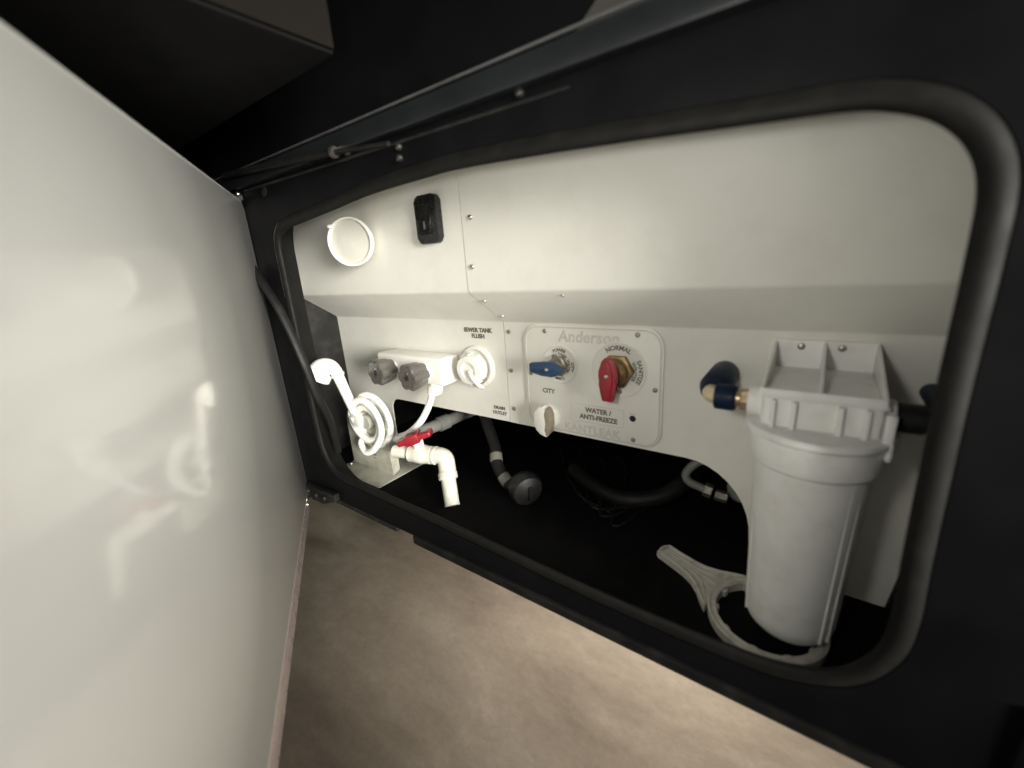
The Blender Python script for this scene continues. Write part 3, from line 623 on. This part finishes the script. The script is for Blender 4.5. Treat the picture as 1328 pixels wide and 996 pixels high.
bm = B(); lathe(bm, [(.0595, -.008), (.0605, -.010), (.0585, -.042), (.0565, -.0445), (.052, -.045)], P(FX, FD, -.182), (0, 0, 1), 64); O('collar', bm, 'fw', ff)
bm = B(); lathe(bm, [(.0540, -.215), (.0525, -.25), (.0465, -.425), (.0440, -.438), (.038, -.445), (.02, -.448), (0, -.448)], P(FX, FD, 0), (0, 0, 1), 72); O('sump', bm, 'fw', ff)
for a in (-47, -34, 45, 135, -158):
    a = math.radians(a); bm = B(); ca, sa = math.cos(a), math.sin(a)
    top = P(FX + .0517 * ca, FD + .0517 * sa, -.228); bot = P(FX + .0462 * ca, FD + .0462 * sa, -.434)
    tube(bm, [top, top.lerp(bot, .5), bot], .0018, 8); O('body_rib', bm, 'fw', ff)
# elbow fitting
t = T('elbow_fitting', 'tan elbow with two dark blue nuts left of the filter', 'pipe fitting', P(-.08, .56, -.17))
bm = B(); cyl(bm, P(-.068, FD, -.168), P(-.050, FD, -.168), .0088, 20); hexnut(bm, P(-.060, FD, -.168), (1, 0, 0), .0125, 0, .012); O('brass_nipple', bm, 'brasslight', t)
bm = B(); lathe(bm, [(.0125, 0), (.0150, .0015), (.0153, .020), (.0135, .0225)], P(-.087, FD, -.168), (1, 0, 0), 28); O('front_nut', bm, 'navy', t)
bm = B(); tube(bm, spline([P(-.078, FD, -.168), P(-.088, FD + .001, -.168), P(-.093, FD + .006, -.168), P(-.094, FD + .016, -.168), P(-.094, FD + .030, -.168)], 6), .0095, 20); O('elbow', bm, 'tan', t)
bm = B(); lathe(bm, [(.0115, 0), (.0132, .003), (.0150, .016), (.0182, .022), (.0185, .086), (.0165, .092)], P(-.094, FD + .014, -.168), (0, 1, 0), 28)
O('rear_nut', bm, 'navy', t)
bm = B(); lathe(bm, [(.0175, 0), (.0185, .003), (.0185, .012)], P(-.094, FD + .091, -.168), (0, 1, 0), 28); O('wall_grommet', bm, 'switch', t)
# right side pipe (mostly in shadow)
t = T('outlet_fitting', 'black pipe fitting right of the filter in shadow', 'pipe fitting', P(.11, .54, -.17))
bm = B(); lathe(bm, [(.0125, 0), (.0145, .0015), (.0145, .020), (.0125, .022)], P(.0725, FD, -.168), (1, 0, 0), 24); O('nut', bm, 'rubber', t)
bm = B(); tube(bm, spline([P(.094, FD, -.168), P(.106, FD + .004, -.168), P(.111, FD + .02, -.168), P(.112, YL - .002, -.168)], 6), .010, 18); O('elbow', bm, 'navy', t)
bm = B(); tube(bm, spline([P(.130, .612, -.19), P(.134, .60, -.26), P(.130, .60, -.34), P(.120, .61, -.455)], 8), .008, 12)
tag(O('wall_cable', bm, 'switch', at=P(.13, .6, -.46)), 'black cable running down the wall right of the filter', 'cable')

# ------------------------------------------------------------------ filter wrench
wr = T('filter_wrench', 'worn grey plastic ring wrench lying under the filter', 'wrench', P(-.05, .53, -.464))
wc = P(-.010, .514, -.4635); RW = .066
hdir = Vector((-.142, .064, 0)).normalized(); hper = Vector((-hdir.y, hdir.x, 0))
# ring with a raised inner lip, as a lathe with an open centre
bm = B(); seg = 72; pr2 = [(RW - .010, .0), (RW, .0), (RW + .0005, .012), (RW - .0015, .0135), (RW - .004, .0115), (RW - .007, .0115), (RW - .009, .013), (RW - .010, .012)]
rings = [[bm.verts.new(wc + Vector((math.cos(2 * math.pi * k / seg) * q, math.sin(2 * math.pi * k / seg) * q, zz))) for k in range(seg)] for q, zz in pr2]
for i in range(len(rings)):
    A, Q = rings[i], rings[(i + 1) % len(rings)]
    for k in range(seg): bm.faces.new((A[k], A[(k + 1) % seg], Q[(k + 1) % seg], Q[k]))
O('ring', bm, 'wrench', wr)
# inner teeth
for k in range(10):
    a = 2 * math.pi * k / 10 + .2; bm = B()
    box(bm, wc + Vector((math.cos(a) * (RW - .0115), math.sin(a) * (RW - .0115), .006)), (.004, .008, .010), Matrix.Rotation(a, 3, 'Z'), .001, 1); O('tooth', bm, 'wrench', wr)
# handle outline with concave flare into the ring
def wp(a, b, z=0): return wc + hdir * a + hper * b + Vector((0, 0, z))
side = [(RW * .80, .047), (RW * .98, .039), (.080, .027), (.095, .0190), (.110, .0155), (.135, .0140), (.158, .0135), (.163, .0115)]
out = [(a, b) for a, b in side] + [(a, -b) for a, b in side[::-1]]
inner = [(RW * math.cos(x_) * .99, RW * math.sin(x_) * .99) for x_ in (-.55, -.3, 0, .3, .55)]
bm = B(); poly = out + inner
vs = [bm.verts.new(wp(a, b, .0)) for a, b in poly]; tris = tessellate_polygon([[Vector((a, b, 0)) for a, b in poly]])
vt = [bm.verts.new(wp(a, b, .0095)) for a, b in poly]
for tr in tris: bm.faces.new([vs[i] for i in tr]); bm.faces.new([vt[i] for i in tr])
for k in range(len(poly)): j = (k + 1) % len(poly); bm.faces.new((vs[k], vs[j], vt[j], vt[k]))
O('handle', bm, 'wrench', wr)
for sg in (1, -1):
    bm = B(); tube(bm, [wp(a, (b - .0018) * sg, .0105) for a, b in side[:-1]] + [wp(.1605, .006 * sg, .0105), wp(.162, 0, .0105)], .0026, 8); O('edge_ridge', bm, 'wrench', wr)
for b0 in (-.0055, 0, .0055):
    bm = B(); tube(bm, [wp(.100, b0 * 1.0, .0098), wp(.155, b0, .0098)], .0012, 6); O('grip_ridge', bm, 'wrench', wr)
for sg in (1, 0, -1):
    bm = B(); tube(bm, [wp(.100, sg * .005, .0098), wp(.083, sg * .011, .0098), wp(.068, sg * .026, .0098)], .0014, 6); O('web_rib', bm, 'wrench', wr)
